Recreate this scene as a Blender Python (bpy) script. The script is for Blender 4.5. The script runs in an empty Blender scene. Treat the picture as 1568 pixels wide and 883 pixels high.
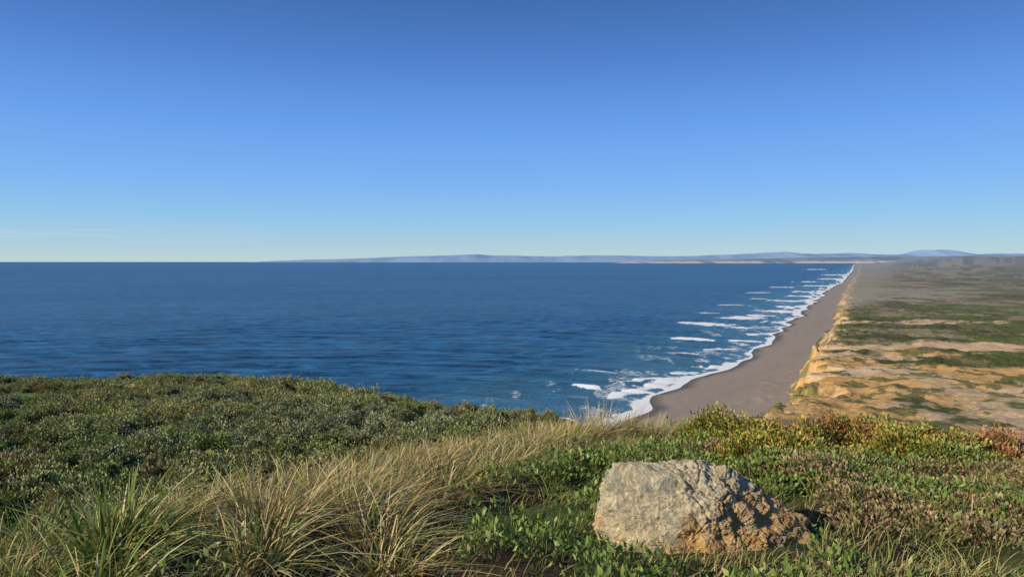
import bpy, math, random
import numpy as np
from mathutils import Vector, noise as mnoise
from mathutils.bvhtree import BVHTree
import bmesh
rng=np.random.default_rng(7)
EYE=150.0
scene=bpy.context.scene
# ---------------------------------------------------------------- helpers
def _h(xi,yi,seed):
    h=(xi*374761393+yi*668265263+seed*974634777)&0xffffffff
    h=((h^(h>>13))*1274126177)&0xffffffff
    h=h^(h>>16)
    return (h&0xffff)/65535.0
def vn(x,y,seed=0):
    x=np.asarray(x,dtype=float);y=np.asarray(y,dtype=float)
    xi=np.floor(x).astype(np.int64);yi=np.floor(y).astype(np.int64)
    fx=x-xi;fy=y-yi
    fx=fx*fx*(3-2*fx);fy=fy*fy*(3-2*fy)
    a=_h(xi,yi,seed);b=_h(xi+1,yi,seed);c=_h(xi,yi+1,seed);d=_h(xi+1,yi+1,seed)
    return (a*(1-fx)+b*fx)*(1-fy)+(c*(1-fx)+d*fx)*fy
def fbm(x,y,seed=0,o=4,g=.5):
    s=0;a=1;t=0
    for i in range(o):
        s=s+a*vn(x*2**i+13.7*i,y*2**i+7.1*i,seed+i);t+=a;a*=g
    return s/t
def sst(a,b,x):
    t=np.clip((x-a)/(b-a),0,1);return t*t*(3-2*t)
def mix(a,b,t):
    t=np.asarray(t)[...,None];return a*(1-t)+b*t
def mesh_obj(name,v,f,mat=None,col=None,smooth=False,link=True,attrs=None):
    me=bpy.data.meshes.new(name)
    v=np.ascontiguousarray(v,dtype=np.float32).reshape(-1,3);f=np.ascontiguousarray(f,dtype=np.int32).reshape(-1,4)
    me.vertices.add(len(v));me.vertices.foreach_set('co',v.ravel())
    me.loops.add(f.size);me.loops.foreach_set('vertex_index',f.ravel())
    me.polygons.add(len(f));me.polygons.foreach_set('loop_start',np.arange(0,f.size,4,dtype=np.int32))
    me.update(calc_edges=True)
    if smooth: me.polygons.foreach_set('use_smooth',np.ones(len(f),dtype=bool))
    if col is not None:
        c=np.ones((len(v),4),dtype=np.float32);c[:,:3]=np.asarray(col).reshape(-1,3)
        a=me.color_attributes.new('Col','FLOAT_COLOR','POINT');a.data.foreach_set('color',c.ravel())
    if attrs:
        for k,(t,d) in attrs.items():
            a=me.attributes.new(k,t,'POINT')
            a.data.foreach_set('value' if t in('FLOAT','INT') else 'vector',np.ascontiguousarray(d).ravel())
    ob=bpy.data.objects.new(name,me)
    if mat: me.materials.append(mat)
    if link: scene.collection.objects.link(ob)
    return ob
def grid_faces(r,c):
    i=np.arange(r-1)[:,None]*c+np.arange(c-1)[None,:]
    return np.stack([i,i+1,i+c+1,i+c],-1).reshape(-1,4)
class NT:
    def __init__(s,tree): s.t=tree;s.N=tree.nodes;s.L=tree.links
    def n(s,typ,inp=None,**p):
        x=s.N.new(typ)
        for k,v in p.items(): setattr(x,k,v)
        for k,v in (inp or {}).items():
            if isinstance(v,bpy.types.NodeSocket): s.L.new(v,x.inputs[k])
            else: x.inputs[k].default_value=v
        return x
    def math(s,op,a,b=None,clamp=False):
        i={0:a}
        if b is not None:i[1]=b
        return s.n('ShaderNodeMath',i,operation=op,use_clamp=clamp).outputs[0]
    def mixc(s,f,a,b,bt='MIX'):
        x=s.n('ShaderNodeMix',data_type='RGBA',blend_type=bt)
        for k,v in ((0,f),(6,a),(7,b)):
            if isinstance(v,bpy.types.NodeSocket): s.L.new(v,x.inputs[k])
            else: x.inputs[k].default_value=v
        return x.outputs[2]
    def ramp(s,f,stops,interp='LINEAR'):
        x=s.n('ShaderNodeValToRGB',{0:f});cr=x.color_ramp;cr.interpolation=interp
        while len(cr.elements)<len(stops): cr.elements.new(.5)
        for e,(p,c) in zip(cr.elements,stops):
            e.position=p;e.color=tuple(c)+(1,) if len(c)==3 else c
        return x.outputs[0]
def newmat(name):
    m=bpy.data.materials.new(name);m.use_nodes=True;m.node_tree.nodes.clear()
    t=NT(m.node_tree);o=t.n('ShaderNodeOutputMaterial');return m,t,o
def vcmat(name,rough=.9,spec=.2,bump=0,bscale=1,detail=.25,transl=0,lo=.3,hi=.7,detattr=None):
    m,t,o=newmat(name)
    col=t.n('ShaderNodeAttribute',attribute_name='Col').outputs['Color']
    pos=t.n('ShaderNodeNewGeometry').outputs['Position']
    if detail:
        nz=t.n('ShaderNodeTexNoise',{'Vector':pos,'Scale':bscale,'Detail':7,'Roughness':.7}).outputs['Fac']
        if detattr:
            da=t.n('ShaderNodeAttribute',attribute_name=detattr).outputs['Fac']
            nz=t.math('ADD',t.math('MULTIPLY',t.math('SUBTRACT',nz,.5),da),.5)
        f=t.n('ShaderNodeMapRange',{0:nz,1:lo,2:hi,3:1-detail,4:1+detail}).outputs[0]
        cc=t.n('ShaderNodeCombineColor',{0:f,1:f,2:f}).outputs[0]
        col=t.mixc(1.0,col,cc,'MULTIPLY')
    b=t.n('ShaderNodeBsdfPrincipled',{'Base Color':col,'Roughness':rough,'Specular IOR Level':spec})
    if bump:
        bn=t.n('ShaderNodeBump',{'Height':nz,'Strength':1.0,'Distance':bump})
        t.L.new(bn.outputs[0],b.inputs['Normal'])
    sh=b.outputs[0]
    if transl:
        tr=t.n('ShaderNodeBsdfTranslucent',{'Color':col})
        sh=t.n('ShaderNodeMixShader',{0:transl,1:sh,2:tr.outputs[0]}).outputs[0]
    t.L.new(sh,o.inputs[0]);return m

def sdf(px,py,poly):
    P=np.array(poly,float);Q=np.roll(P,-1,0)
    best=np.full(px.shape,1e18);ins=np.zeros(px.shape,bool)
    for (ax,ay),(bx,by) in zip(P,Q):
        ex,ey=bx-ax,by-ay;wx,wy=px-ax,py-ay
        t=np.clip((wx*ex+wy*ey)/(ex*ex+ey*ey),0,1)
        d=(wx-t*ex)**2+(wy-t*ey)**2;best=np.minimum(best,d)
        c=((ay>py)!=(by>py))
        if ey!=0:
            xi=ax+(py-ay)*ex/ey
            ins^=c&(px<xi)
    d=np.sqrt(best);return np.where(ins,-d,d)
RIDGE=[(-3.6,-40),(-3.2,1),(-2.8,3.0),(-2.4,4.0),(-1.7,5.4),(-.9,7.0),(.6,8.9),(3,9.3),(4.4,8.0),(5.6,6.6),(8,4.6),(14,3),(40,2),(40,-40)]
BROW=[(-400,60),(-200,78),(-110,86),(-65,86),(-50,86),(-34,89),(-20,79),(-12.8,69),(-7,61),(-2,55),(3,52),(5.5,50),(5.5,44),(4,25),(2,10),(3,-60),(-400,-60)]
def H(x,y):
    x=np.asarray(x,float);y=np.asarray(y,float)
    g=-1.6-.135*(np.maximum(y,-1)-3.7)
    g=g+.10*(fbm(x*.9,y*.9,3,3)-.5)+.25*(fbm(x*.25+5,y*.25,5,2)-.5)*sst(2.5,6,np.hypot(x-1,y-4))
    g=g+.20*(fbm(x*1.7,y*1.7,7,2)-.5)*sst(.5,1.2,np.hypot(x-1.1,y-3.9))
    d=sdf(x,y,RIDGE);dd=np.maximum(d,0)
    sl=.5+.3*sst(0,3,x)
    ridge=g-sl*(np.sqrt(dd*dd+.35**2)-.35)
    L=-(5.4+.118*y)+1.9*(fbm(x*.045+3,y*.045,11,3)-.5)+.9*(fbm(x*.16,y*.16,15,2)-.5)
    bd=sdf(x,y,BROW)+3*(fbm(x*.12,y*.12,21,3)-.5)
    dn=np.log1p(np.exp(np.clip(bd/2.0,-30,30)))*2.0; dn=np.where(bd/2>30,bd,dn)
    L=L-1.15*dn-.25*np.maximum(0,bd)*(fbm(x*.15,y*.15,31,3)-.5)
    k=.9;m=np.maximum(ridge,L)
    h=m+k*np.log(np.exp(np.clip((ridge-m)/k,-40,0))+np.exp(np.clip((L-m)/k,-40,0)))
    h=h-k*np.log1p(np.exp(-np.clip(np.abs(ridge-L)/k,0,40)))*sst(0,1,1-dd)
    return np.maximum(h,-158)
def Hz(x,y): return H(x,y)+EYE

# ---------------------------------------------------------------- world + sun
EL=26
SUN=Vector((-.88,-.40,0)).normalized()*math.cos(math.radians(EL));SUN.z=math.sin(math.radians(EL))
w=bpy.data.worlds.new('World');scene.world=w;w.use_nodes=True
t=NT(w.node_tree);t.N.clear()
out=t.n('ShaderNodeOutputWorld')
sky=t.n('ShaderNodeTexSky',sky_type='NISHITA',sun_disc=False,sun_elevation=math.radians(EL),sun_rotation=math.atan2(SUN.x,SUN.y)%(2*math.pi),altitude=150,air_density=1.0,dust_density=.3,ozone_density=3.0)
gen=t.n('ShaderNodeTexCoord').outputs['Generated']
sep=t.n('ShaderNodeSeparateXYZ',{0:gen})
z=sep.outputs[2]
rp=t.ramp(z,[(0,(.53,.68,.71)),(.02,(.43,.64,.76)),(.057,(.30,.58,.86)),(.105,(.215,.48,.94)),(.188,(.14,.36,.88)),(.276,(.082,.23,.64)),(.357,(.050,.15,.44)),(.6,(.03,.09,.28)),(1,(.025,.075,.23))])
mp=t.n('ShaderNodeMapping',{'Vector':gen,'Scale':(6,6,160)})
cn=t.n('ShaderNodeTexNoise',{'Vector':mp.outputs[0],'Scale':1.0,'Detail':5,'Roughness':.6}).outputs['Fac']
band=t.math('MULTIPLY',t.n('ShaderNodeMapRange',{0:z,1:.02,2:.034,3:0,4:1}).outputs[0],t.n('ShaderNodeMapRange',{0:z,1:.036,2:.05,3:1,4:0}).outputs[0])
side=t.n('ShaderNodeMapRange',{0:sep.outputs[0],1:-.25,2:-.5,3:0,4:1}).outputs[0]
cm=t.math('MULTIPLY',t.math('MULTIPLY',band,side),t.n('ShaderNodeMapRange',{0:cn,1:.45,2:.65,3:0,4:.3}).outputs[0])
rp=t.mixc(cm,rp,(.75,.78,.78,1))
b1=t.n('ShaderNodeBackground',{'Color':sky.outputs[0],'Strength':.08})
b2=t.n('ShaderNodeBackground',{'Color':rp,'Strength':1.0})
ms=t.n('ShaderNodeMixShader',{0:.9,1:b1.outputs[0],2:b2.outputs[0]})
t.L.new(ms.outputs[0],out.inputs[0])
sl=bpy.data.lights.new('sun','SUN');sl.energy=5.0;sl.angle=math.radians(.53);sl.color=(1,.91,.73)
so=bpy.data.objects.new('sun',sl);scene.collection.objects.link(so)
so.rotation_euler=SUN.to_track_quat('Z','Y').to_euler()

# ---------------------------------------------------------------- camera
cam=bpy.data.cameras.new('camera');cam.lens=24;cam.sensor_width=36;cam.clip_start=.1;cam.clip_end=400000
co=bpy.data.objects.new('camera',cam);scene.collection.objects.link(co);scene.camera=co
co.location=(0,0,EYE);co.rotation_euler=(math.radians(90-2.3),0,0)
scene.view_settings.view_transform='Standard';scene.view_settings.look='None';scene.view_settings.exposure=0

# ---------------------------------------------------------------- coast lines
SH=np.array([(100,-60),(200,-25),(400,20),(600,82),(757,158),(886,254),(1010,338),(1128,411),(1317,506),(1761,738),(2449,1086),(3562,1656),(5405,2643),(11196,5582),(26125,13100),(60000,30500),(130000,66000)],float)
FT=np.array([(100,10),(200,50),(400,120),(600,225),(709,290),(876,376),(1000,444),(1088,486),(1375,640),(1984,942),(2903,1401),(4610,2282),(8250,4172),(17417,8860),(60000,30900),(130000,67000)],float)
def shoreX(D): return np.interp(D,SH[:,0],SH[:,1])+(7*np.sin(D/47.)+5*np.sin(D/21.+1))*sst(300,700,D)+14*(fbm(D/90,D*0,61,3)-.5)*2+30*(fbm(D/420,D*0,64,2)-.5)*sst(1200,2500,D)
def footX(D): return np.interp(D,FT[:,0],FT[:,1])+38*(fbm(D/75,D*0,62,4)-.5)

# ---------------------------------------------------------------- sea
R,C=1000,350
D=1/np.linspace(1/150,1/112000,R)
sx=shoreX(D)
near=np.linspace(-60,400,175);u=np.linspace(0,1,C-175+1)[1:]
s=np.zeros((R,C));s[:,:175]=near[None]
smax=1.8*D+sx+800
s[:,175:]=400+(smax[:,None]-400)*((np.exp(3*u)-1)/(np.exp(3)-1))[None]
X=sx[:,None]-s;Y=np.repeat(D[:,None],C,1)
foam=np.zeros_like(X)
wob=(fbm(X/14,Y/30,71,4)-.5);wobb=(fbm(X/40,Y/70,73,3)-.5)
segs=[(417,1668,497,1583,28,1),(440,1640,530,1600,16,.8),(565,1800,648,1795,32,1),(313,1328,382,1285,15,1),(76,825,103,792,9,1),(149,847,188,871,10,1),(410,1285,461,1264,18,1),(487,1537,533,1522,14,.9),
(752,2062,837,1984,40,.95),(990,2612,1055,2528,40,.9),(1375,3335,1487,3335,56,.95),(1780,4125,1887,4125,80,.9),(2558,5800,2753,5700,120,.9),(870,2240,967,2240,32,.85),(3364,7464,3570,7400,150,.9),
(600,1560,640,1540,16,.8),(1180,2950,1270,2920,44,.85),(2050,4900,2240,4850,90,.85),(4200,9500,4500,9400,240,.8),(520,1980,600,1960,18,.6),(700,2350,800,2300,24,.7),(250,1120,300,1100,8,.7),(480,1380,520,1400,11,.8),
(130,790,160,770,8,.9),(178,840,215,850,9,.9),(215,905,250,915,9,.85),(330,1150,380,1160,10,.8),(640,1880,720,1860,24,.9),(1120,3250,1230,3200,40,.7),(5200,12000,5600,11900,320,.8),(930,2750,1010,2700,26,.65),(1500,3900,1620,3850,50,.8),(90,940,140,905,5,.6)]
for ax,ay,bx,by,wd,st in segs:
    ex,ey=bx-ax,by-ay;ln=math.hypot(ex,ey)
    tt=((X-ax)*ex+(Y-ay)*ey)/ln**2;tc=np.clip(tt,0,1)
    nx,ny=-ey/ln,ex/ln
    bow=np.sin(tc*math.pi)*ln*.10
    dist=np.hypot(X-(ax+tc*ex)-bow*nx,Y-(ay+tc*ey)-bow*ny)
    taper=(.2+.9*np.sin(np.pi*(.08+.84*tc)))
    foam=np.maximum(foam,st*(1-sst(.5,1.4,dist/(wd*taper)+wob*1.8+wobb)))
    foam=np.maximum(foam,.44*st*(1-sst(.6,3.6,dist/(wd*taper)+wob*3+wobb*2)))
swN=fbm(Y/38,X*0,81,3)
swW=6+50*np.clip(swN-.36,0,1)+24*sst(900,500,Y)+14*sst(1000,3000,Y)
sw=(1-sst(.6,1.3,s/swW+wob*1.4))
foam=np.maximum(foam,sw)
foam=np.maximum(foam,.85*(1-sst(.5,1.4,np.abs(s-42-34*(fbm(Y/120,X*0,84,2)-.5)*2)/(5+8*np.clip(fbm(Y/70,X*0,85,3)-.38,0,1)*3)+wob*2))*sst(.45,.55,fbm(Y/90,X/300,86,2)))
lace=.56*sst(.46,.70,fbm(X/16+Y/50,Y/30,83,4))*(1-sst(40,160,s))
foam=np.maximum(foam,lace)
lace2=.42*sst(.50,.72,fbm(X/26,Y/70,87,4))*(1-sst(120,340,s))
foam=np.maximum(foam,lace2)
shal=1-sst(10,420,s+200*(fbm(X/60,Y/120,89,3)-.5))
ph=(Y+.35*X+.0005*X*X+90*(fbm(X/260,Y/260,91,3)-.5))
Zs=(np.sin(ph/8.0)+.5*np.sin(ph/5.1+1+4*fbm(X/150,Y/150,92,2)))*.95*(1-sst(1200,2600,s))*(1-sst(1300,2600,Y))*sst(15,60,s)*(.2+1.4*fbm(X/90,Y/90,93,2))
Z=np.clip(foam-.6,0,1)*1.6*sst(12,30,s)+Zs-.1
m,t,o=newmat('sea_water')
pos=t.n('ShaderNodeNewGeometry').outputs['Position']
fa=t.n('ShaderNodeAttribute',attribute_name='foam').outputs['Fac'];shl=t.n('ShaderNodeAttribute',attribute_name='shallow').outputs['Fac']
def nz(scale,rot,sc,det=4,dist=0,rough=.55):
    mp=t.n('ShaderNodeMapping',{'Vector':pos,'Rotation':(0,0,rot),'Scale':scale})
    return t.n('ShaderNodeTexNoise',{'Vector':mp.outputs[0],'Scale':sc,'Detail':det,'Distortion':dist,'Roughness':rough}).outputs['Fac']
big=nz((.22,1,1),.1,.010,5,.6);mid=nz((.3,1,1),.22,.05,4,.5);mid2=nz((.35,1,1),-.12,.09,4,.4);sm=nz((.5,1,1),.1,.3,5,.3,.65);patch=nz((.3,1,1),0,.0009,5,1)
hgt=t.math('ADD',t.math('MULTIPLY',big,5.0),t.math('ADD',t.math('MULTIPLY',mid,7),t.math('ADD',t.math('MULTIPLY',mid2,5),t.math('MULTIPLY',sm,2.8))))
bmp=t.n('ShaderNodeBump',{'Height':hgt,'Strength':1,'Distance':1.0})
base=t.ramp(patch,[(.3,(.013,.078,.165)),(.7,(.024,.115,.225))])
streak=t.math('MULTIPLY',t.n('ShaderNodeMapRange',{0:mid,1:.35,2:.65,3:.5,4:1.5}).outputs[0],t.math('MULTIPLY',t.n('ShaderNodeMapRange',{0:big,1:.35,2:.65,3:.82,4:1.18}).outputs[0],t.n('ShaderNodeMapRange',{0:mid2,1:.35,2:.65,3:.6,4:1.4}).outputs[0]))
stc=t.n('ShaderNodeCombineColor',{0:streak,1:streak,2:streak}).outputs[0]
base=t.mixc(1.0,base,stc,'MULTIPLY')
base=t.mixc(t.math('MULTIPLY',shl,.62),base,(.08,.22,.29,1))
fn=t.n('ShaderNodeTexNoise',{'Vector':pos,'Scale':.15,'Detail':8,'Roughness':.75}).outputs['Fac']
fm=t.n('ShaderNodeMapRange',{0:t.math('ADD',fa,t.math('MULTIPLY',t.math('SUBTRACT',fn,.5),1.3)),1:.33,2:.64,3:0,4:1}).outputs[0]
wb=t.n('ShaderNodeBsdfPrincipled',{'Base Color':base,'Roughness':.3,'IOR':1.33,'Specular IOR Level':.30,'Normal':bmp.outputs[0]})
fb=t.n('ShaderNodeBsdfDiffuse',{'Color':(.88,.88,.87,1)})
mx=t.n('ShaderNodeMixShader',{0:fm,1:wb.outputs[0],2:fb.outputs[0]})
t.L.new(mx.outputs[0],o.inputs[0])
mesh_obj('sea',np.stack([X,Y,Z],-1),grid_faces(R,C),m,smooth=True,attrs={'foam':('FLOAT',foam.astype(np.float32)),'shallow':('FLOAT',shal.astype(np.float32))})

# ---------------------------------------------------------------- beach + coastal plain
R=1000;D=1/np.linspace(1/110,1/62000,R)
D=np.sort(np.concatenate([D,1/np.linspace(1/500,1/4000,350)]));R=len(D)
CB,CI=46,380
sx=shoreX(D);fx=footX(D)
ub=np.linspace(0,1,CB);ui=np.linspace(0,1,CI+1)[1:]
vmax=np.maximum(700,1.1*D)
k=2.2
Xb=(sx-30)[:,None]+(fx-sx+30)[:,None]*ub[None]
Xi=fx[:,None]+vmax[:,None]*((np.exp(k*ui)-1)/(np.exp(k)-1))[None]
X=np.concatenate([Xb,Xi],1);C=CB+CI;Y=np.repeat(D[:,None],C,1)
s=X-sx[:,None];v=X-fx[:,None]
bw=(fx-sx)[:,None]
zb=4.5*np.clip((s-1)/np.maximum(bw,1),-.5,1)
P=np.interp(Y,[110,200,260,400,500,600,800,1100,1500,3000,8000,60000],[95,82,74,58,52,48,42,33,26,17,9,9])
n1=fbm(X/70,Y/70,101,5);n2=fbm(X/22,Y/30,103,4);n3=fbm(X/7,Y/7,105,3)
gul=np.abs(fbm(X/60,Y/26,107,4)-.5)*2
w_=34+50*(n2-.5)+70*gul
rise=sst(0,1,np.clip(v/np.maximum(w_,8),0,1))
near=1-sst(1400,3500,Y)
und=(n1-.5)*12*near*sst(30,120,v)+(n2-.5)*6*near*sst(10,50,v)+(fbm(X/400,Y/400,109,4)-.5)*20*sst(200,900,v)*sst(900,2500,Y)
Z=np.where(v<0,zb,4.5+(P-4.5)*rise+und)
tx=X/Y
hills=lambda cx,cy,rx,ry,h:h*np.exp(-((X-cx)/rx)**2-((Y-cy)/ry)**2)
Z+=np.where(v>0,hills(12300,15500,3000,2500,300)+hills(18000,16000,3500,3000,360)+hills(15000,22000,2600,3000,280)+hills(7200,9000,1500,900,90)+hills(9300,11500,1700,900,170),0)*(.7+.6*fbm(X/900,Y/900,111,4))
c_beach=np.array([.32,.26,.21]);c_wet=np.array([.13,.12,.105]);c_sand=np.array([.56,.40,.24]);c_or=np.array([.58,.34,.13])
c_dk=np.array([.078,.088,.030]);c_gr=np.array([.115,.14,.038]);c_tan=np.array([.30,.24,.14]);c_br=np.array([.18,.145,.075]);c_gray=np.array([.35,.295,.21])
veg=mix(c_dk,c_br*.9,sst(.50,.60,fbm(X/45,Y/60,121,5)))
veg=mix(veg,c_gr,.7*sst(.5,.58,fbm(X/80+3,Y/110,123,5)))
veg=mix(veg,c_tan,.7*sst(.57,.63,fbm(X/60+3,Y/60,124,5)))
far=mix(c_br,c_tan,sst(.42,.55,fbm(X/160,Y/320,125,6,.6)))
far=mix(far,c_dk,.85*sst(.51,.57,fbm(X/220+9,Y/340,127,6,.6)))
veg=mix(veg,far,sst(1400,2100,Y+300*(n1-.5)))
wn=(fbm(X/35,Y/45,131,5)-.5);wn2=(fbm(X/12,Y/14,133,4)-.5)
def ell(cx,cy,rx,ry,e=.35,wa=1.6):
    r=np.hypot((X-cx)/rx,(Y-cy)/ry)+wn*wa+wn2*.9
    return 1-sst(1-e*.5,1+e*.2,r)
col=veg
dune=sst(2100,2250,Y+500*wn)*(1-sst(3200,3700,Y+700*wn))*(1-sst(.63,.70,tx+.15*wn))
col=mix(col,c_gray,.9*dune*sst(.32,.46,fbm(X/40,Y/90,135,5)))
dune2=(1-sst(40,130,v/ (Y/1500)+60*wn))*sst(1700,2100,Y)
col=mix(col,c_gray,.8*dune2)
for (cx,cy,rx,ry) in [(1360,1830,260,75),(2300,3050,480,130),(1750,2250,250,60),(3600,4700,700,180),(6200,8200,1200,250)]:
    col=mix(col,np.array([.12,.175,.05]),.8*ell(cx,cy,rx,ry,.3,.6))
sandm=np.maximum.reduce([ell(770,1340,175,50,.3,1.3),ell(540,868,300,50,.35,.6),ell(320,700,100,120,.4,1.3),ell(420,760,100,50,.4,1.5),ell(300,560,150,80,.4,1.3),ell(420,545,300,34,.3,.7),ell(420,620,170,44,.4,1.3),ell(650,690,60,40,.4,1.6)])
sandm=sandm*(1-ell(520,718,130,42,.3,1.2))
orm=sst(.42,.60,fbm(X/70+2,Y/80,137,5))
sc=mix(c_sand,c_or,np.clip(orm*.9*(1-sst(790,900,Y))+.1,0,1))
sc=sc*(.86+.28*fbm(X/15,Y/20,138,4))[...,None]
col=mix(col,sc,sandm)
nearm=(1-sst(600,680,Y+80*wn))*sst(0,30,v)
col=mix(col,mix(c_sand,c_or,orm),nearm*.9*sst(.32,.42,fbm(X/30,Y/22,139,5)))
cl=sst(.57,.60,fbm(X/14,Y/16,141,5))*((sandm+nearm)>0.2)*(np.abs(Y-868+20*wn)>36)
col=mix(col,c_dk*1.3,.85*cl)
face=sst(.02,.12,rise)*(1-sst(.86,.98,rise))*(v>0)
fc=mix(mix(c_or,c_sand*.9,sst(.4,.6,n2)),c_dk*1.5,.75*sst(.53,.60,fbm(X/14,Y/24,143,5)))
col=mix(col,fc,face*(1-.5*sst(1500,3000,Y)))
bt=mix(c_wet,c_beach,sst(0,20,s+18*(fbm(Y/30,X/30,145,3)-.5)))
bt=bt*(.90+.2*fbm(s/9,Y/60,147,4))[...,None]
col=mix(col,bt,(v<2).astype(float))
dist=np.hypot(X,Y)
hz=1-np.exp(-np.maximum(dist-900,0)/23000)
col=mix(col,np.array([.27,.34,.42]),hz*.9)  # aerial haze painted into the land colour, growing with distance from origin
vegm=np.maximum((1-sandm)*(v>20)*near*(1-nearm*.7),cl*.8)
Z=Z+vegm*(n3-.35)*4.5
landm=vcmat('land',.95,.1,bump=.9,bscale=.3,detail=.32,lo=.38,hi=.62,detattr='det')
det=(.10+.90*sst(0,6,v))*(1-.5*sandm)
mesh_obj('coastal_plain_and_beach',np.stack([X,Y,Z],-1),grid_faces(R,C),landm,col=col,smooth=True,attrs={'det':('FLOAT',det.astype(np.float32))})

# ---------------------------------------------------------------- distant hills
def ridge(name,Dd,dep,prof,cf,mat,seed,amp):
    n=900;tt=np.linspace(prof[0][0],prof[-1][0],n)
    top=np.interp(tt,[p[0] for p in prof],[p[1] for p in prof])
    rows=26;uu=np.linspace(0,1,rows)
    T=np.repeat(tt[None],rows,0);U=np.repeat(uu[:,None],n,1)
    shape=np.sin(np.pi*np.clip(U*1.0,0,1))**.8
    Yv=Dd+U*dep
    nn=fbm(T*50,U*3,seed,5)
    Zv=-20+(top[None]+20)*shape*(1+amp*(nn-.5)*2)
    Xv=T*(Dd+dep*.5)
    mesh_obj(name,np.stack([Xv,Yv,Zv],-1),grid_faces(rows,n),mat,col=cf(T,U,Zv,nn),smooth=True)
hm=vcmat('far_hills',1,.0,detail=0)
D1=80000;e=lambda px,y,Dd:((px-784)/1045,EYE+(399.5-y)*1.03/1045*Dd)
pr=[e(a,b,D1) for a,b in [(395,401.4),(430,399),(470,397.5),(520,396.4),(560,395),(600,393),(640,391.6),(690,390.4),(730,388.6),(750,390.5),(770,390.4),(800,391.5),(850,392),(900,390.5),(960,391),(1000,392),(1060,391.3),(1100,389.7),(1150,388),(1200,385),(1240,387.8),(1300,387),(1350,389),(1380,389),(1400,385.6),(1412,381.7),(1425,382),(1440,381.5),(1465,385.6),(1490,388.6),(1530,387.6),(1600,388),(2000,390)]]
ridge('distant_hills',D1,14000,pr,lambda T,U,Z,n:mix(np.array([.23,.36,.56]),np.array([.30,.43,.61]),sst(.35,.65,n)),hm,201,.08)  # pale blue is atmospheric haze put into the base colour
D2=46000
pr=[e(a,b,D2) for a,b in [(940,402.6),(985,400.5),(1020,398.8),(1080,397.5),(1150,396),(1200,395),(1300,393),(1400,392.5),(1480,391),(1568,391.5),(2000,390)]]
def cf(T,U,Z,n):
    c=mix(np.array([.18,.245,.33]),np.array([.25,.31,.37]),sst(.35,.65,n))  # bluish haze painted into the hill colours
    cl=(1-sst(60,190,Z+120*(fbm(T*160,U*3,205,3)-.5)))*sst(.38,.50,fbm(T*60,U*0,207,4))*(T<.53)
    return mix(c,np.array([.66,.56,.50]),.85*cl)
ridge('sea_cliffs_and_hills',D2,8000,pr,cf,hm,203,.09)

# ---------------------------------------------------------------- headland terrain
n=560;u=np.linspace(-1,1,n);xs=np.sinh(6.7*u)*.75+.5;ys=np.sinh(6.7*u)*.75+4.5
X,Y=np.meshgrid(xs,ys);Zr=H(X,Y)
d=sdf(X,Y,RIDGE);bd=sdf(X,Y,BROW)
c_soil=np.array([.055,.042,.024]);c_g=np.array([.07,.09,.028])
col=mix(c_soil,c_g,sst(.4,.65,fbm(X*1.5,Y*1.5,301,4)))
low=sst(.8,2.5,d)
GP=lambda x,y:fbm(x*.06+1,y*.06,303,4)+.15*np.exp(-((x+24)/14)**2-((y-66)/12)**2)+.16*np.exp(-((x+9)/5)**2-((y-13)/5)**2)
cl=mix(np.array([.055,.065,.028]),np.array([.16,.235,.05]),sst(.50,.56,GP(X,Y)))
col=mix(col,cl,low)
ob_=np.maximum(sst(.5,4,bd+3*(fbm(X*.3,Y*.3,305,3)-.5)),sst(-5,-1,bd)*sst(-12,-5,X)*sst(40,46,Y)*sst(.36,.46,fbm(X*.35,Y*.35,309,3)))
rock_c=mix(np.array([.32,.20,.10]),np.array([.10,.11,.04]),sst(.50,.64,fbm(X*.2,Y*.2,307,4)))
col=mix(col,rock_c,ob_)
hdm=vcmat('headland_ground',.95,.1,bump=.06,bscale=4,detail=.4)
mesh_obj('headland_ground',np.stack([X,Y,Zr+EYE],-1),grid_faces(n,n),hdm,col=col,smooth=True)

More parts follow.
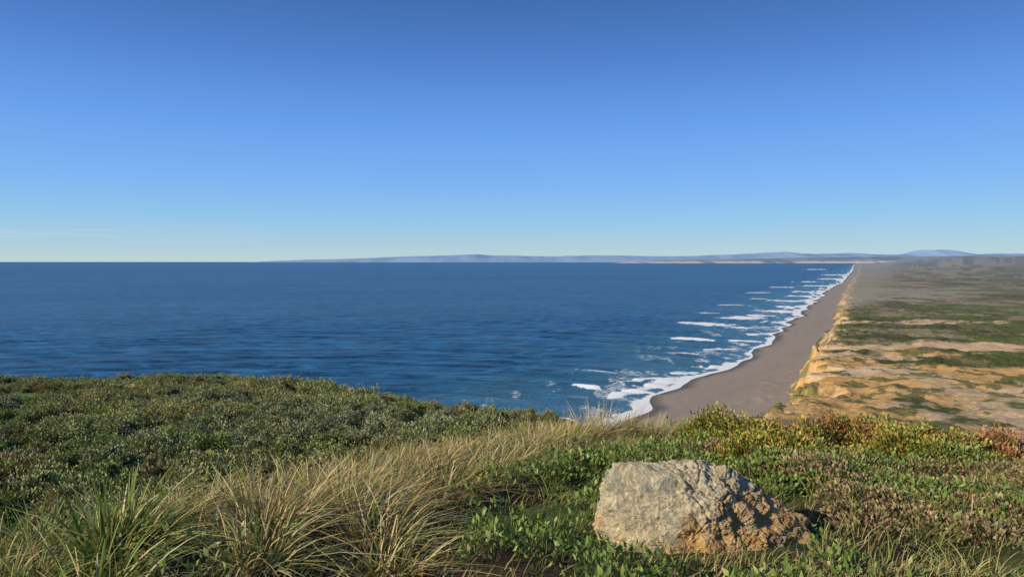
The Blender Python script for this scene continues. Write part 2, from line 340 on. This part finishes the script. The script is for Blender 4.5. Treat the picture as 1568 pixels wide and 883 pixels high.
# ---------------------------------------------------------------- foliage builders
def leafmesh(pos,size,aspect,nrm,col,tipcol=None):
    n=len(pos)
    dirv=nrm/np.linalg.norm(nrm,axis=1,keepdims=True)
    r=rng.normal(size=(n,3));sd=np.cross(dirv,r);sd/=np.linalg.norm(sd,axis=1,keepdims=True)+1e-9
    L=size[:,None];W=L*aspect
    up=np.cross(sd,dirv)
    v=np.stack([pos,pos+dirv*L*.5+sd*W*.5-up*L*.06,pos+dirv*L,pos+dirv*L*.5-sd*W*.5-up*L*.06],1)
    f=np.arange(n*4).reshape(n,4)
    c=np.repeat(col[:,None,:],4,1)
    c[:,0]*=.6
    if tipcol is not None:c[:,2]=tipcol
    return v.reshape(-1,3),f,c.reshape(-1,3)
def blades(base,h,wd,ang,lean,curve,cb,ct,K=4,droop=.4):
    n=len(base);tt=np.linspace(0,1,K+1)
    dx=np.cos(ang);dy=np.sin(ang)
    fa=rng.uniform(0,math.pi,n);sx_=np.cos(fa);sy_=np.sin(fa)
    T=tt[None,:]
    off=h[:,None]*(lean[:,None]*T+curve[:,None]*T**2)
    zz=h[:,None]*(T-droop*curve[:,None]*T**2.5)
    cx=base[:,0,None]+dx[:,None]*off;cy=base[:,1,None]+dy[:,None]*off;cz=base[:,2,None]+zz
    ww=wd[:,None]*np.clip(1-T,.06,1)**.6*.5
    L=np.stack([cx-sx_[:,None]*ww,cy-sy_[:,None]*ww,cz],-1);Rr=np.stack([cx+sx_[:,None]*ww,cy+sy_[:,None]*ww,cz],-1)
    v=np.stack([L,Rr],2).reshape(-1,3)
    b=(np.arange(n)*(K+1)*2)[:,None]+(np.arange(K)*2)[None]
    f=np.stack([b,b+1,b+3,b+2],-1).reshape(-1,4)
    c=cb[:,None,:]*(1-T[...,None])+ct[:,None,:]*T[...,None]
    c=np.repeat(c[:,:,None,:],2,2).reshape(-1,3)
    return v,f,c
def join(parts):
    V=[];F=[];Cc=[];o_=0
    for v,f,c in parts:
        V.append(v);F.append(f+o_);Cc.append(c);o_+=len(v)
    return np.concatenate(V),np.concatenate(F),np.concatenate(Cc)
def pal(n,cols,jit=.2,w=None):
    cols=np.array(cols);i=rng.choice(len(cols),n,p=w)
    return cols[i]*(1+jit*rng.uniform(-1,1,(n,1)))
leafm=vcmat('foliage',.5,.35,detail=0,transl=.22)
grassm=vcmat('grass_blades',.55,.3,detail=0,transl=.22)

# --- scrub
m,t,o=newmat('scrub_leaves')
colA=t.n('ShaderNodeAttribute',attribute_name='Col').outputs['Color']
oi=t.n('ShaderNodeObjectInfo')
n1_=t.n('ShaderNodeTexNoise',{'Vector':oi.outputs['Location'],'Scale':.07,'Detail':3}).outputs['Fac']
tint=t.ramp(t.math('ADD',n1_,t.math('MULTIPLY',t.math('SUBTRACT',oi.outputs['Random'],.5),.4)),[(.3,(1.5,1.42,1.2)),(.48,(1.45,1.36,.95)),(.58,(1.2,1.36,.6)),(.68,(1.8,1.42,.85)),(.78,(1.45,1.1,.75))])
cc=t.mixc(1.0,colA,tint,'MULTIPLY')
bs=t.n('ShaderNodeBsdfPrincipled',{'Base Color':cc,'Roughness':.7,'Specular IOR Level':.2})
tr=t.n('ShaderNodeBsdfTranslucent',{'Color':cc})
mm=t.n('ShaderNodeMixShader',{0:.12,1:bs.outputs[0],2:tr.outputs[0]})
t.L.new(mm.outputs[0],o.inputs[0]);scrubm=m
src=bpy.data.collections.new('shrub_sources')
for k_ in range(8):
    n=1100
    th=rng.uniform(0,2*math.pi,n);cz=rng.uniform(0,1,n)**.8
    rr=np.sqrt(1-cz**2)
    lumpf=lambda th,rr,cz:.55+.9*vn(np.cos(th)*rr*2.6+5*k_+9,np.sin(th)*rr*2.6+cz*1.7,k_)
    lump=lumpf(th,rr,cz)
    r=lump*rng.uniform(.85,1.06,n)
    p=np.stack([np.cos(th)*rr*r*.75,np.sin(th)*rr*r*.75,cz*r*.68],-1)
    nr=np.stack([np.cos(th)*rr,np.sin(th)*rr,cz+.5],-1)+rng.normal(size=(n,3))*.5
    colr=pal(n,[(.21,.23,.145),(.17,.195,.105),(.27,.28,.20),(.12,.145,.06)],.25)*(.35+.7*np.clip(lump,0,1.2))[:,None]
    A=leafmesh(p,rng.uniform(.05,.11,n),.6,nr,colr)
    a=np.linspace(0,2*math.pi,15)[:-1];rows=[]
    for q in range(5):
        phh=q/4*math.pi/2;lr=np.cos(phh);lz=np.sin(phh)
        lm=lumpf(a,lr,lz)
        rows.append(np.stack([np.cos(a)*lr*lm*.66,np.sin(a)*lr*lm*.66,lz*lm*.58-.05+0*a],-1))
    Vv=np.array(rows);ff=[]
    for q in range(4):
        for j in range(14):
            j2=(j+1)%14;ff.append((q*14+j,q*14+j2,(q+1)*14+j2,(q+1)*14+j))
    B=(Vv.reshape(-1,3),np.array(ff),np.tile(np.array([[.035,.04,.02]]),(70,1)))  # dark inner dome added to block light through the leaves
    v_,f_,c_=join([A,B])
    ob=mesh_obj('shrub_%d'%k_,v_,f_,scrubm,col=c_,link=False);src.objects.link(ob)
def scatter(name,pts,rot,scl,idx,coll):
    me=bpy.data.meshes.new(name);me.vertices.add(len(pts));me.vertices.foreach_set('co',pts.astype(np.float32).ravel())
    for k_,tp,dd in(('rot','FLOAT_VECTOR',rot),('scl','FLOAT_VECTOR',scl)):
        a=me.attributes.new(k_,tp,'POINT');a.data.foreach_set('vector',dd.astype(np.float32).ravel())
    a=me.attributes.new('idx','INT','POINT');a.data.foreach_set('value',idx.astype(np.int32))
    ob=bpy.data.objects.new(name,me);scene.collection.objects.link(ob)
    ng=bpy.data.node_groups.new(name,'GeometryNodeTree')
    ng.interface.new_socket('Geometry',in_out='INPUT',socket_type='NodeSocketGeometry');ng.interface.new_socket('Geometry',in_out='OUTPUT',socket_type='NodeSocketGeometry')
    N=ng.nodes;gi=N.new('NodeGroupInput');go=N.new('NodeGroupOutput')
    ci=N.new('GeometryNodeCollectionInfo');ci.inputs[0].default_value=coll;ci.inputs[1].default_value=True;ci.inputs[2].default_value=True
    ip=N.new('GeometryNodeInstanceOnPoints');ip.inputs['Pick Instance'].default_value=True
    def na(nm,tp):
        q=N.new('GeometryNodeInputNamedAttribute');q.data_type=tp;q.inputs['Name'].default_value=nm;return q.outputs['Attribute']
    l=ng.links.new
    l(gi.outputs[0],ip.inputs['Points']);l(ci.outputs[0],ip.inputs['Instance']);l(na('idx','INT'),ip.inputs['Instance Index'])
    l(na('rot','FLOAT_VECTOR'),ip.inputs['Rotation']);l(na('scl','FLOAT_VECTOR'),ip.inputs['Scale']);l(ip.outputs[0],go.inputs[0])
    md=ob.modifiers.new('scatter','NODES');md.node_group=ng
    return ob
gx,gy=np.meshgrid(np.arange(-105,12,1.05),np.arange(2,100,1.05))
gx=(gx+rng.uniform(-.52,.52,gx.shape)).ravel();gy=(gy+rng.uniform(-.52,.52,gy.shape)).ravel()
keep=(gx>-1.25*gy-14)
gx,gy=gx[keep],gy[keep]
d=sdf(gx,gy,RIDGE);bd=sdf(gx,gy,BROW)
gp=GP(gx,gy)
keep=(d>2.6+1.5*rng.random(len(d)))&(bd<5)&(rng.random(len(d))<(1-.88*sst(.50,.56,gp))*.82)
keep&=~((bd>0)&(rng.random(len(d))<.6))
keep&=~((gx>-9)&(gy>40)&(bd>-4)&(rng.random(len(d))<.9))
gx,gy,gp,d=gx[keep],gy[keep],gp[keep],d[keep]
n=len(gx)
sc_=rng.uniform(.5,1.8,n)**1.1*(.65+.7*fbm(gx*.15,gy*.15,311,3))*(1-.5*sst(.5,.56,gp))*sst(.5,7,d)**.35*(1-.45*sst(-14,-5,gx)*sst(35,45,gy))
pts=np.stack([gx,gy,Hz(gx,gy)-.04],-1)
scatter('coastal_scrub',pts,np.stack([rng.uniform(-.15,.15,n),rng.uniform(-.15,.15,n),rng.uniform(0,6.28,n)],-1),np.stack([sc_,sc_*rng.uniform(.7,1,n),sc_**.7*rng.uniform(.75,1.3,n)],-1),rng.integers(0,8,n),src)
print('shrubs',n)

def area(n,x0,x1,y0,y1): return rng.uniform(x0,x1,n),rng.uniform(y0,y1,n)
RX,RY=1.13,4.0
def offrock(x,y): return ((x-RX)/.63)**2+((y-RY)/.36)**2>1
def inviews(x,y): return (x>-1.0*y-.8)&(x<1.0*y+.8)
parts=[]
x,y=area(280000,-7,9,1.6,11)
d=sdf(x,y,RIDGE)
k_=(d<3.2)&offrock(x,y)&inviews(x,y)&(rng.random(len(x))<np.clip(5/np.maximum(y,2.5),.3,1)*(.18+.82*sst(.38,.54,fbm(x*1.5,y*1.5,401,3))))
x,y,d=x[k_],y[k_],d[k_];n=len(x);print('turf',n)
z=Hz(x,y)
h=rng.uniform(.04,.13,n)*(.6+.9*fbm(x*.8,y*.8,403,3))*np.where((np.abs(x-RX)<.7)&(y<RY)&(y>3.2),.75,1)
dry=sst(.42,.60,fbm(x*.7+3,y*.7,405,4))*.6+.2
dry=np.where(x>2.0,dry+.15,dry);dry=np.where(d>.3,.15,dry)
isd=rng.random(n)<dry
gcol=pal(n,[(.19,.27,.05),(.14,.20,.045),(.27,.34,.07),(.34,.37,.09)],.25);dcol=pal(n,[(.60,.45,.19),(.45,.31,.13),(.70,.56,.28),(.30,.18,.08)],.25)
cbs=np.where(isd[:,None],dcol,gcol)
parts.append(blades(np.stack([x,y,z-.01],-1),h,rng.uniform(.003,.007,n),rng.uniform(-1.3,1.5,n),rng.uniform(0,.7,n),rng.uniform(0,.9,n),cbs*.5,cbs*1.1,K=3))
v_,f_,c_=join(parts);mesh_obj('short_grass',v_,f_,grassm,col=c_)

# --- tall tussock grass
parts=[]
def tussock(cx,cy,nb,rad,hh,green=.3,wide=1.0,spread=.55,wind=.35):
    r=rad*np.sqrt(rng.random(nb));a=rng.uniform(0,2*math.pi,nb)
    x=cx+r*np.cos(a);y=cy+r*np.sin(a);z=Hz(x,y)
    lx=spread*np.cos(a)*(r/rad)+wind+rng.normal(size=nb)*.34;ly=spread*np.sin(a)*(r/rad)+.05+rng.normal(size=nb)*.34
    ang=np.arctan2(ly,lx);mag=np.hypot(lx,ly)
    h=hh*rng.uniform(.4,1.12,nb)
    isg=rng.random(nb)<green
    bright=rng.uniform(.8,1.15)
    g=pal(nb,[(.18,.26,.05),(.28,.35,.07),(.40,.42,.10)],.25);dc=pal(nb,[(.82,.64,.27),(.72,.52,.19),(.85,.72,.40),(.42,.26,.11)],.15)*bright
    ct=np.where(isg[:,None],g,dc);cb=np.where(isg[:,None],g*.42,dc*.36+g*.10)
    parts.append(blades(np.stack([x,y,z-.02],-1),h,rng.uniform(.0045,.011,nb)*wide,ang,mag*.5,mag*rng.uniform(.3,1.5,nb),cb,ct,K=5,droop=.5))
E=np.array([(-2.8,3.0),(-2.4,4.0),(-1.7,5.4),(-.9,7.0),(.6,8.8),(1.8,9.1)])
seg=np.linalg.norm(np.diff(E,axis=0),axis=1);cum=np.concatenate([[0],np.cumsum(seg)])
for i in range(200):
    q=cum[-1]*rng.random()**.75;px=np.interp(q,cum,E[:,0]);py=np.interp(q,cum,E[:,1])
    off=rng.normal()*.42-.2
    px2=px-off*.8;py2=py+off*.55
    hh=.13+.24*rng.random()**1.3
    if px<-2.2: hh*=.7
    tussock(px2,py2,int(rng.uniform(25,120)),rng.uniform(.05,.16),hh,green=rng.choice([.05,.2,.75],p=[.45,.3,.25]),wide=rng.uniform(.9,1.6),wind=rng.uniform(.05,.5))
for (cx,cy,nb,rad,hh,g) in [(1.05,8.6,420,.2,.58,.1),(1.45,8.9,300,.18,.50,.1),(.75,8.3,260,.2,.38,.2),(1.9,8.8,250,.25,.38,.1),(.3,8.0,220,.2,.38,.15),(2.4,8.9,200,.25,.32,.1),
    (5.2,7.0,160,.2,.30,.1),(5.0,7.3,120,.2,.28,.05),(4.3,8.0,100,.2,.25,.1),(4.7,6.9,90,.15,.28,.05)]:
    tussock(cx,cy,nb,rad,hh,g,spread=.4,wind=.15)
for (cx,cy,nb,rad,hh,g,wd) in [(-1.95,3.35,330,.15,.44,.75,1.9),(-2.35,3.45,220,.15,.34,.8,1.8),(-1.35,3.8,330,.18,.48,.2,1.6),(-1.0,4.25,360,.2,.48,.12,1.5),(-.75,3.75,260,.14,.44,.25,1.6),(-1.6,4.4,260,.18,.36,.1,1.3),(-1.2,3.2,220,.15,.36,.4,1.7),
    (-.5,5.0,240,.18,.38,.15,1.3),(-1.2,5.1,260,.2,.34,.08,1.3),(-.15,5.9,220,.2,.32,.1,1.2),(-.3,6.8,220,.22,.34,.08,1.2),(.25,7.3,260,.22,.38,.08,1.2),(-.85,5.9,240,.2,.34,.08,1.2),
    (-1.75,2.85,180,.14,.30,.85,2.0),(-2.1,2.9,150,.14,.26,.85,2.0),(-.6,3.3,150,.12,.34,.4,1.5),(.1,6.4,200,.2,.32,.1,1.2),(.6,6.9,160,.2,.30,.1,1.2),(.6,7.8,200,.2,.36,.08,1.2),(-.2,7.6,200,.2,.34,.08,1.2)]:
    tussock(cx,cy,nb,rad,hh,g,wide=wd,wind=.25,spread=.8)
for i in range(130):
    tussock(rng.uniform(1.8,5.8),rng.uniform(3.0,7.6),int(rng.uniform(8,30)),rng.uniform(.05,.15),rng.uniform(.12,.26),green=rng.choice([.1,.7],p=[.6,.4]),spread=.8,wind=.1)
for i in range(75):
    tussock(rng.uniform(-.4,2.3),rng.uniform(4.6,8),int(rng.uniform(12,40)),rng.uniform(.05,.15),rng.uniform(.14,.26),green=rng.choice([.15,.8],p=[.6,.4]),spread=.8,wind=.2)
for (cx,cy) in [(.45,4.0),(.5,3.75),(.62,3.62),(1.78,3.72),(1.85,3.95),(1.55,3.55),(1.3,3.45),(1.0,3.5),(.8,3.55),(1.68,3.6)]:
    tussock(cx,cy,int(rng.uniform(14,34)),.08,rng.uniform(.10,.19),green=.6,spread=.9,wind=.1)
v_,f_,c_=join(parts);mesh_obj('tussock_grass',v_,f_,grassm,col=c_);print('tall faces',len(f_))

# --- leafy ground cover
parts=[]
x,y=area(230000,-3,9,2.2,10.2)
d=sdf(x,y,RIDGE)
cn_=fbm(x*1.3+7,y*1.3,411,4)
cov=sst(.48,.55,cn_)
cov=np.where(x<-.3,cov*.3,cov)
cov=cov*(1-.8*sst(-1.6,-.8,d)*(x<2))
k_=(d<.4)&offrock(x,y)&inviews(x,y)&(rng.random(len(x))<(.05+.95*cov)*np.clip(5/np.maximum(y,3),.3,1)*.7)
k_&=~((np.abs(x-RX)<.62)&(y<RY)&(y>3.3)&(rng.random(len(x))<.7))
x,y=x[k_],y[k_];n=len(x);print('leaves',n)
mound=.01+.19*sst(.48,.62,fbm(x*1.3+7,y*1.3,411,4))*(.4+fbm(x*4,y*4,413,2))
z=Hz(x,y)+mound*rng.random(n)**.5
red=sst(.44,.56,fbm(x*.9+20,y*.9,415,4))*sst(1.6,2.8,x)
isr=rng.random(n)<red*.7+.08
g=pal(n,[(.16,.25,.05),(.11,.18,.04),(.24,.33,.07),(.33,.38,.10)],.25);rd=pal(n,[(.32,.18,.085),(.42,.28,.15),(.22,.13,.06),(.48,.37,.21)],.25)
cl_=np.where(isr[:,None],rd,g)
nr=rng.normal(size=(n,3))*.5+np.array([-.05,-.1,.9])
parts.append(leafmesh(np.stack([x,y,z],-1),rng.uniform(.02,.065,n)*np.where(isr,.7,1),rng.uniform(.22,.5,(n,1)),nr,cl_,cl_*1.15))
v_,f_,c_=join(parts);mesh_obj('leafy_ground_cover',v_,f_,leafm,col=c_)

def bush(name,lobes,nl,cols,tip,sz):
    parts=[]
    for (cx,cy,rx,ry,hh) in lobes:
        n=int(nl*rx*ry*6)
        a=rng.uniform(0,2*math.pi,n);cz=rng.random(n)**.7;rr=np.sqrt(1-cz**2)
        lp=.65+.7*vn(np.cos(a)*rr*3+cx*3,np.sin(a)*rr*3+cz*2+cy,5)
        r=lp*rng.uniform(.75,1.08,n)
        x=cx+np.cos(a)*rr*rx*r;y=cy+np.sin(a)*rr*ry*r;z=Hz(np.full(n,cx),np.full(n,cy))*.4+Hz(x,y)*.6+cz*r*hh
        nr=np.stack([np.cos(a)*rr,np.sin(a)*rr,cz+.6],-1)+rng.normal(size=(n,3))*.45
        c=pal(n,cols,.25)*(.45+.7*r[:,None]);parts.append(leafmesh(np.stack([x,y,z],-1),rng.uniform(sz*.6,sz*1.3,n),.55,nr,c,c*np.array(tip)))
        m_=60;a=rng.uniform(0,6.28,m_);q=rng.random(m_)
        b=np.stack([cx+np.cos(a)*rx*.5*q,cy+np.sin(a)*ry*.5*q,np.zeros(m_)],-1);b[:,2]=Hz(b[:,0],b[:,1])-.02
        cc=pal(m_,[(.12,.07,.04),(.2,.14,.09)]);parts.append(blades(b,np.full(m_,hh*1.0),np.full(m_,.007),a,q*.8,q*0+.1,cc,cc,K=3))
    v_,f_,c_=join(parts);mesh_obj(name,v_,f_,leafm,col=c_)
lob=[(rng.uniform(2.3,4.5),rng.uniform(6.6,8.2),rng.uniform(.15,.5),rng.uniform(.15,.4),rng.uniform(.16,.36)) for i in range(30)]
lob=[l for l in lob if l[1]<9.6-.4*l[0]]
bush('green_bush',lob[:],2300,[(.23,.27,.05),(.34,.33,.065),(.14,.18,.04),(.42,.29,.065)],(1.35,1.12,.9),.042)
lob=[(rng.uniform(4.0,5.1),rng.uniform(6.6,7.3),rng.uniform(.15,.32),rng.uniform(.15,.28),rng.uniform(.14,.26)) for i in range(11)]+[(3.6,7.8,.35,.3,.38),(4.0,7.6,.3,.3,.34),(3.2,8.0,.3,.25,.34),(3.0,7.2,.3,.25,.26)]
bush('reddish_bush',lob,2200,[(.38,.18,.07),(.42,.27,.09),(.22,.17,.06),(.29,.12,.06)],(1.25,1.0,.8),.036)
lob=[(rng.uniform(2.0,6.0),rng.uniform(4.0,7.2),rng.uniform(.15,.42),rng.uniform(.15,.35),rng.uniform(.08,.2)) for i in range(52)]
lob=[l for l in lob if l[0]<.85*l[1]]
bush('brown_mat_bush',lob,2000,[(.32,.22,.12),(.22,.165,.085),(.19,.22,.07),(.43,.31,.18)],(1.2,1.1,1.0),.03)
lob=[(rng.uniform(.3,2.8),rng.uniform(4.8,7.0),rng.uniform(.12,.32),rng.uniform(.12,.28),rng.uniform(.08,.18)) for i in range(22)]
bush('low_green_plants',lob,1900,[(.15,.23,.05),(.23,.30,.07),(.11,.16,.04)],(1.2,1.15,1.0),.04)

# ---------------------------------------------------------------- rock
m,t,o=newmat('lichen_rock')
tc=t.n('ShaderNodeTexCoord').outputs['Object'];sp=t.n('ShaderNodeSeparateXYZ',{0:tc})
def rn(sc,det=6,rg=.6,di=0): return t.n('ShaderNodeTexNoise',{'Vector':tc,'Scale':sc,'Detail':det,'Roughness':rg,'Distortion':di}).outputs['Fac']
nA=rn(7,8,.7,.6);nB=rn(16,8,.75,.4);nC=rn(46,6,.7);nD=rn(3.2,6,.65,.8)
basec=t.ramp(nB,[(.32,(.26,.20,.13)),(.42,(.50,.41,.26)),(.55,(.72,.60,.39)),(.68,(.82,.72,.52))])
bias=t.math('ADD',t.math('MULTIPLY',sp.outputs[2],-.60),t.math('MULTIPLY',sp.outputs[0],.26))
om=t.n('ShaderNodeMapRange',{0:t.math('ADD',t.math('ADD',nD,t.math('MULTIPLY',nB,.3)),bias),1:.42,2:.57,3:0,4:.92}).outputs[0]
orc=t.ramp(nB,[(.32,(.26,.12,.04)),(.43,(.56,.30,.09)),(.55,(.72,.44,.17)),(.66,(.80,.61,.34))])
c1=t.mixc(om,basec,orc)
dk=t.n('ShaderNodeMapRange',{0:nA,1:.54,2:.60,3:0,4:.6}).outputs[0]
c1=t.mixc(dk,c1,(.33,.34,.26,1))
dk2=t.n('ShaderNodeMapRange',{0:rn(11,7,.7,1.2),1:.59,2:.65,3:0,4:.7}).outputs[0]
c1=t.mixc(dk2,c1,(.15,.13,.09,1))
li=t.n('ShaderNodeMapRange',{0:nC,1:.57,2:.62,3:0,4:.6}).outputs[0]
c1=t.mixc(li,c1,(.80,.72,.52,1))
vo=t.n('ShaderNodeTexVoronoi',{'Vector':t.n('ShaderNodeVectorMath',{0:tc,1:t.n('ShaderNodeCombineXYZ',{0:nA,1:nB,2:nA}).outputs[0]},operation='ADD').outputs[0],'Scale':4.5},feature='DISTANCE_TO_EDGE').outputs['Distance']
cr=t.n('ShaderNodeMapRange',{0:vo,1:.0,2:.010,3:.5,4:0}).outputs[0]
c1=t.mixc(cr,c1,(.12,.08,.05,1))
hh=t.math('ADD',t.math('MULTIPLY',nB,.8),t.math('ADD',t.math('MULTIPLY',nC,.4),t.math('ADD',t.math('MULTIPLY',nA,.7),t.math('MULTIPLY',cr,-.3))))
bm_=t.n('ShaderNodeBump',{'Height':hh,'Strength':1.0,'Distance':.034})
bs=t.n('ShaderNodeBsdfPrincipled',{'Base Color':c1,'Roughness':.9,'Specular IOR Level':.2,'Normal':bm_.outputs[0]})
t.L.new(bs.outputs[0],o.inputs[0])
hp=[(-.57,-.06,.30),(-.55,.08,.40),(-.50,.02,.455),(-.42,-.02,.45),(-.22,-.06,.43),(.0,-.03,.41),(.10,.04,.42),(-.35,.25,.42),(.05,.28,.38),(.26,.02,.31),(.30,.15,.32),(.46,.03,.21),(.60,.0,.14),(.64,.1,.02),(.57,-.12,.02),(.34,-.28,-.02),(.20,-.17,.24),(.02,-.36,-.04),(-.25,-.33,-.02),(-.12,-.22,.26),(-.48,-.24,.06),(-.62,-.04,.10),(-.5,.2,-.1),(.3,.3,-.1),(-.45,-.22,-.2),(.5,-.15,-.2),(0,-.32,-.2)]
bm=bmesh.new()
for p in hp: bm.verts.new(p)
bmesh.ops.convex_hull(bm,input=bm.verts[:])
bmesh.ops.triangulate(bm,faces=bm.faces[:])
bvh=BVHTree.FromBMesh(bm);bm.free()
bm=bmesh.new();bmesh.ops.create_icosphere(bm,subdivisions=7,radius=1)
c0=Vector((0,0,.12))
for v in bm.verts:
    dr=v.co.copy();dr.x*=1.6;dr.normalize()
    hit=bvh.ray_cast(c0,dr,5)
    p=hit[0] if hit[0] is not None else c0+dr*.2
    q=p*3.0+Vector((3.1,7.7,1.3))
    a=mnoise.fractal(q,.8,2.1,5)*.022
    b=abs(mnoise.fractal(q*3.0,.8,2.0,5))*-.026
    cell=mnoise.voronoi(q*1.7+Vector((0,0,mnoise.noise(q*2)*.3)))[0];ed=(cell[1]-cell[0]);c=-.016*max(0,1-ed/.06)+.014*math.sin(cell[0]*11)
    st=mnoise.noise(q*1.1+Vector((5,2,8)));st2=round(st*5)/5
    v.co=p+dr*(a+b+c+(st2)*.04)+dr*mnoise.fractal(q*10,.6,2.1,4)*.009
me=bpy.data.meshes.new('boulder');bm.to_mesh(me);bm.free();me.materials.append(m)
ob=bpy.data.objects.new('boulder',me);scene.collection.objects.link(ob)
ob.scale=(1.04,1.0,1.03)
ob.location=(RX,RY,float(Hz(np.array([RX]),np.array([RY]))[0])-.01)
print('ground at rock',ob.location.z-EYE)
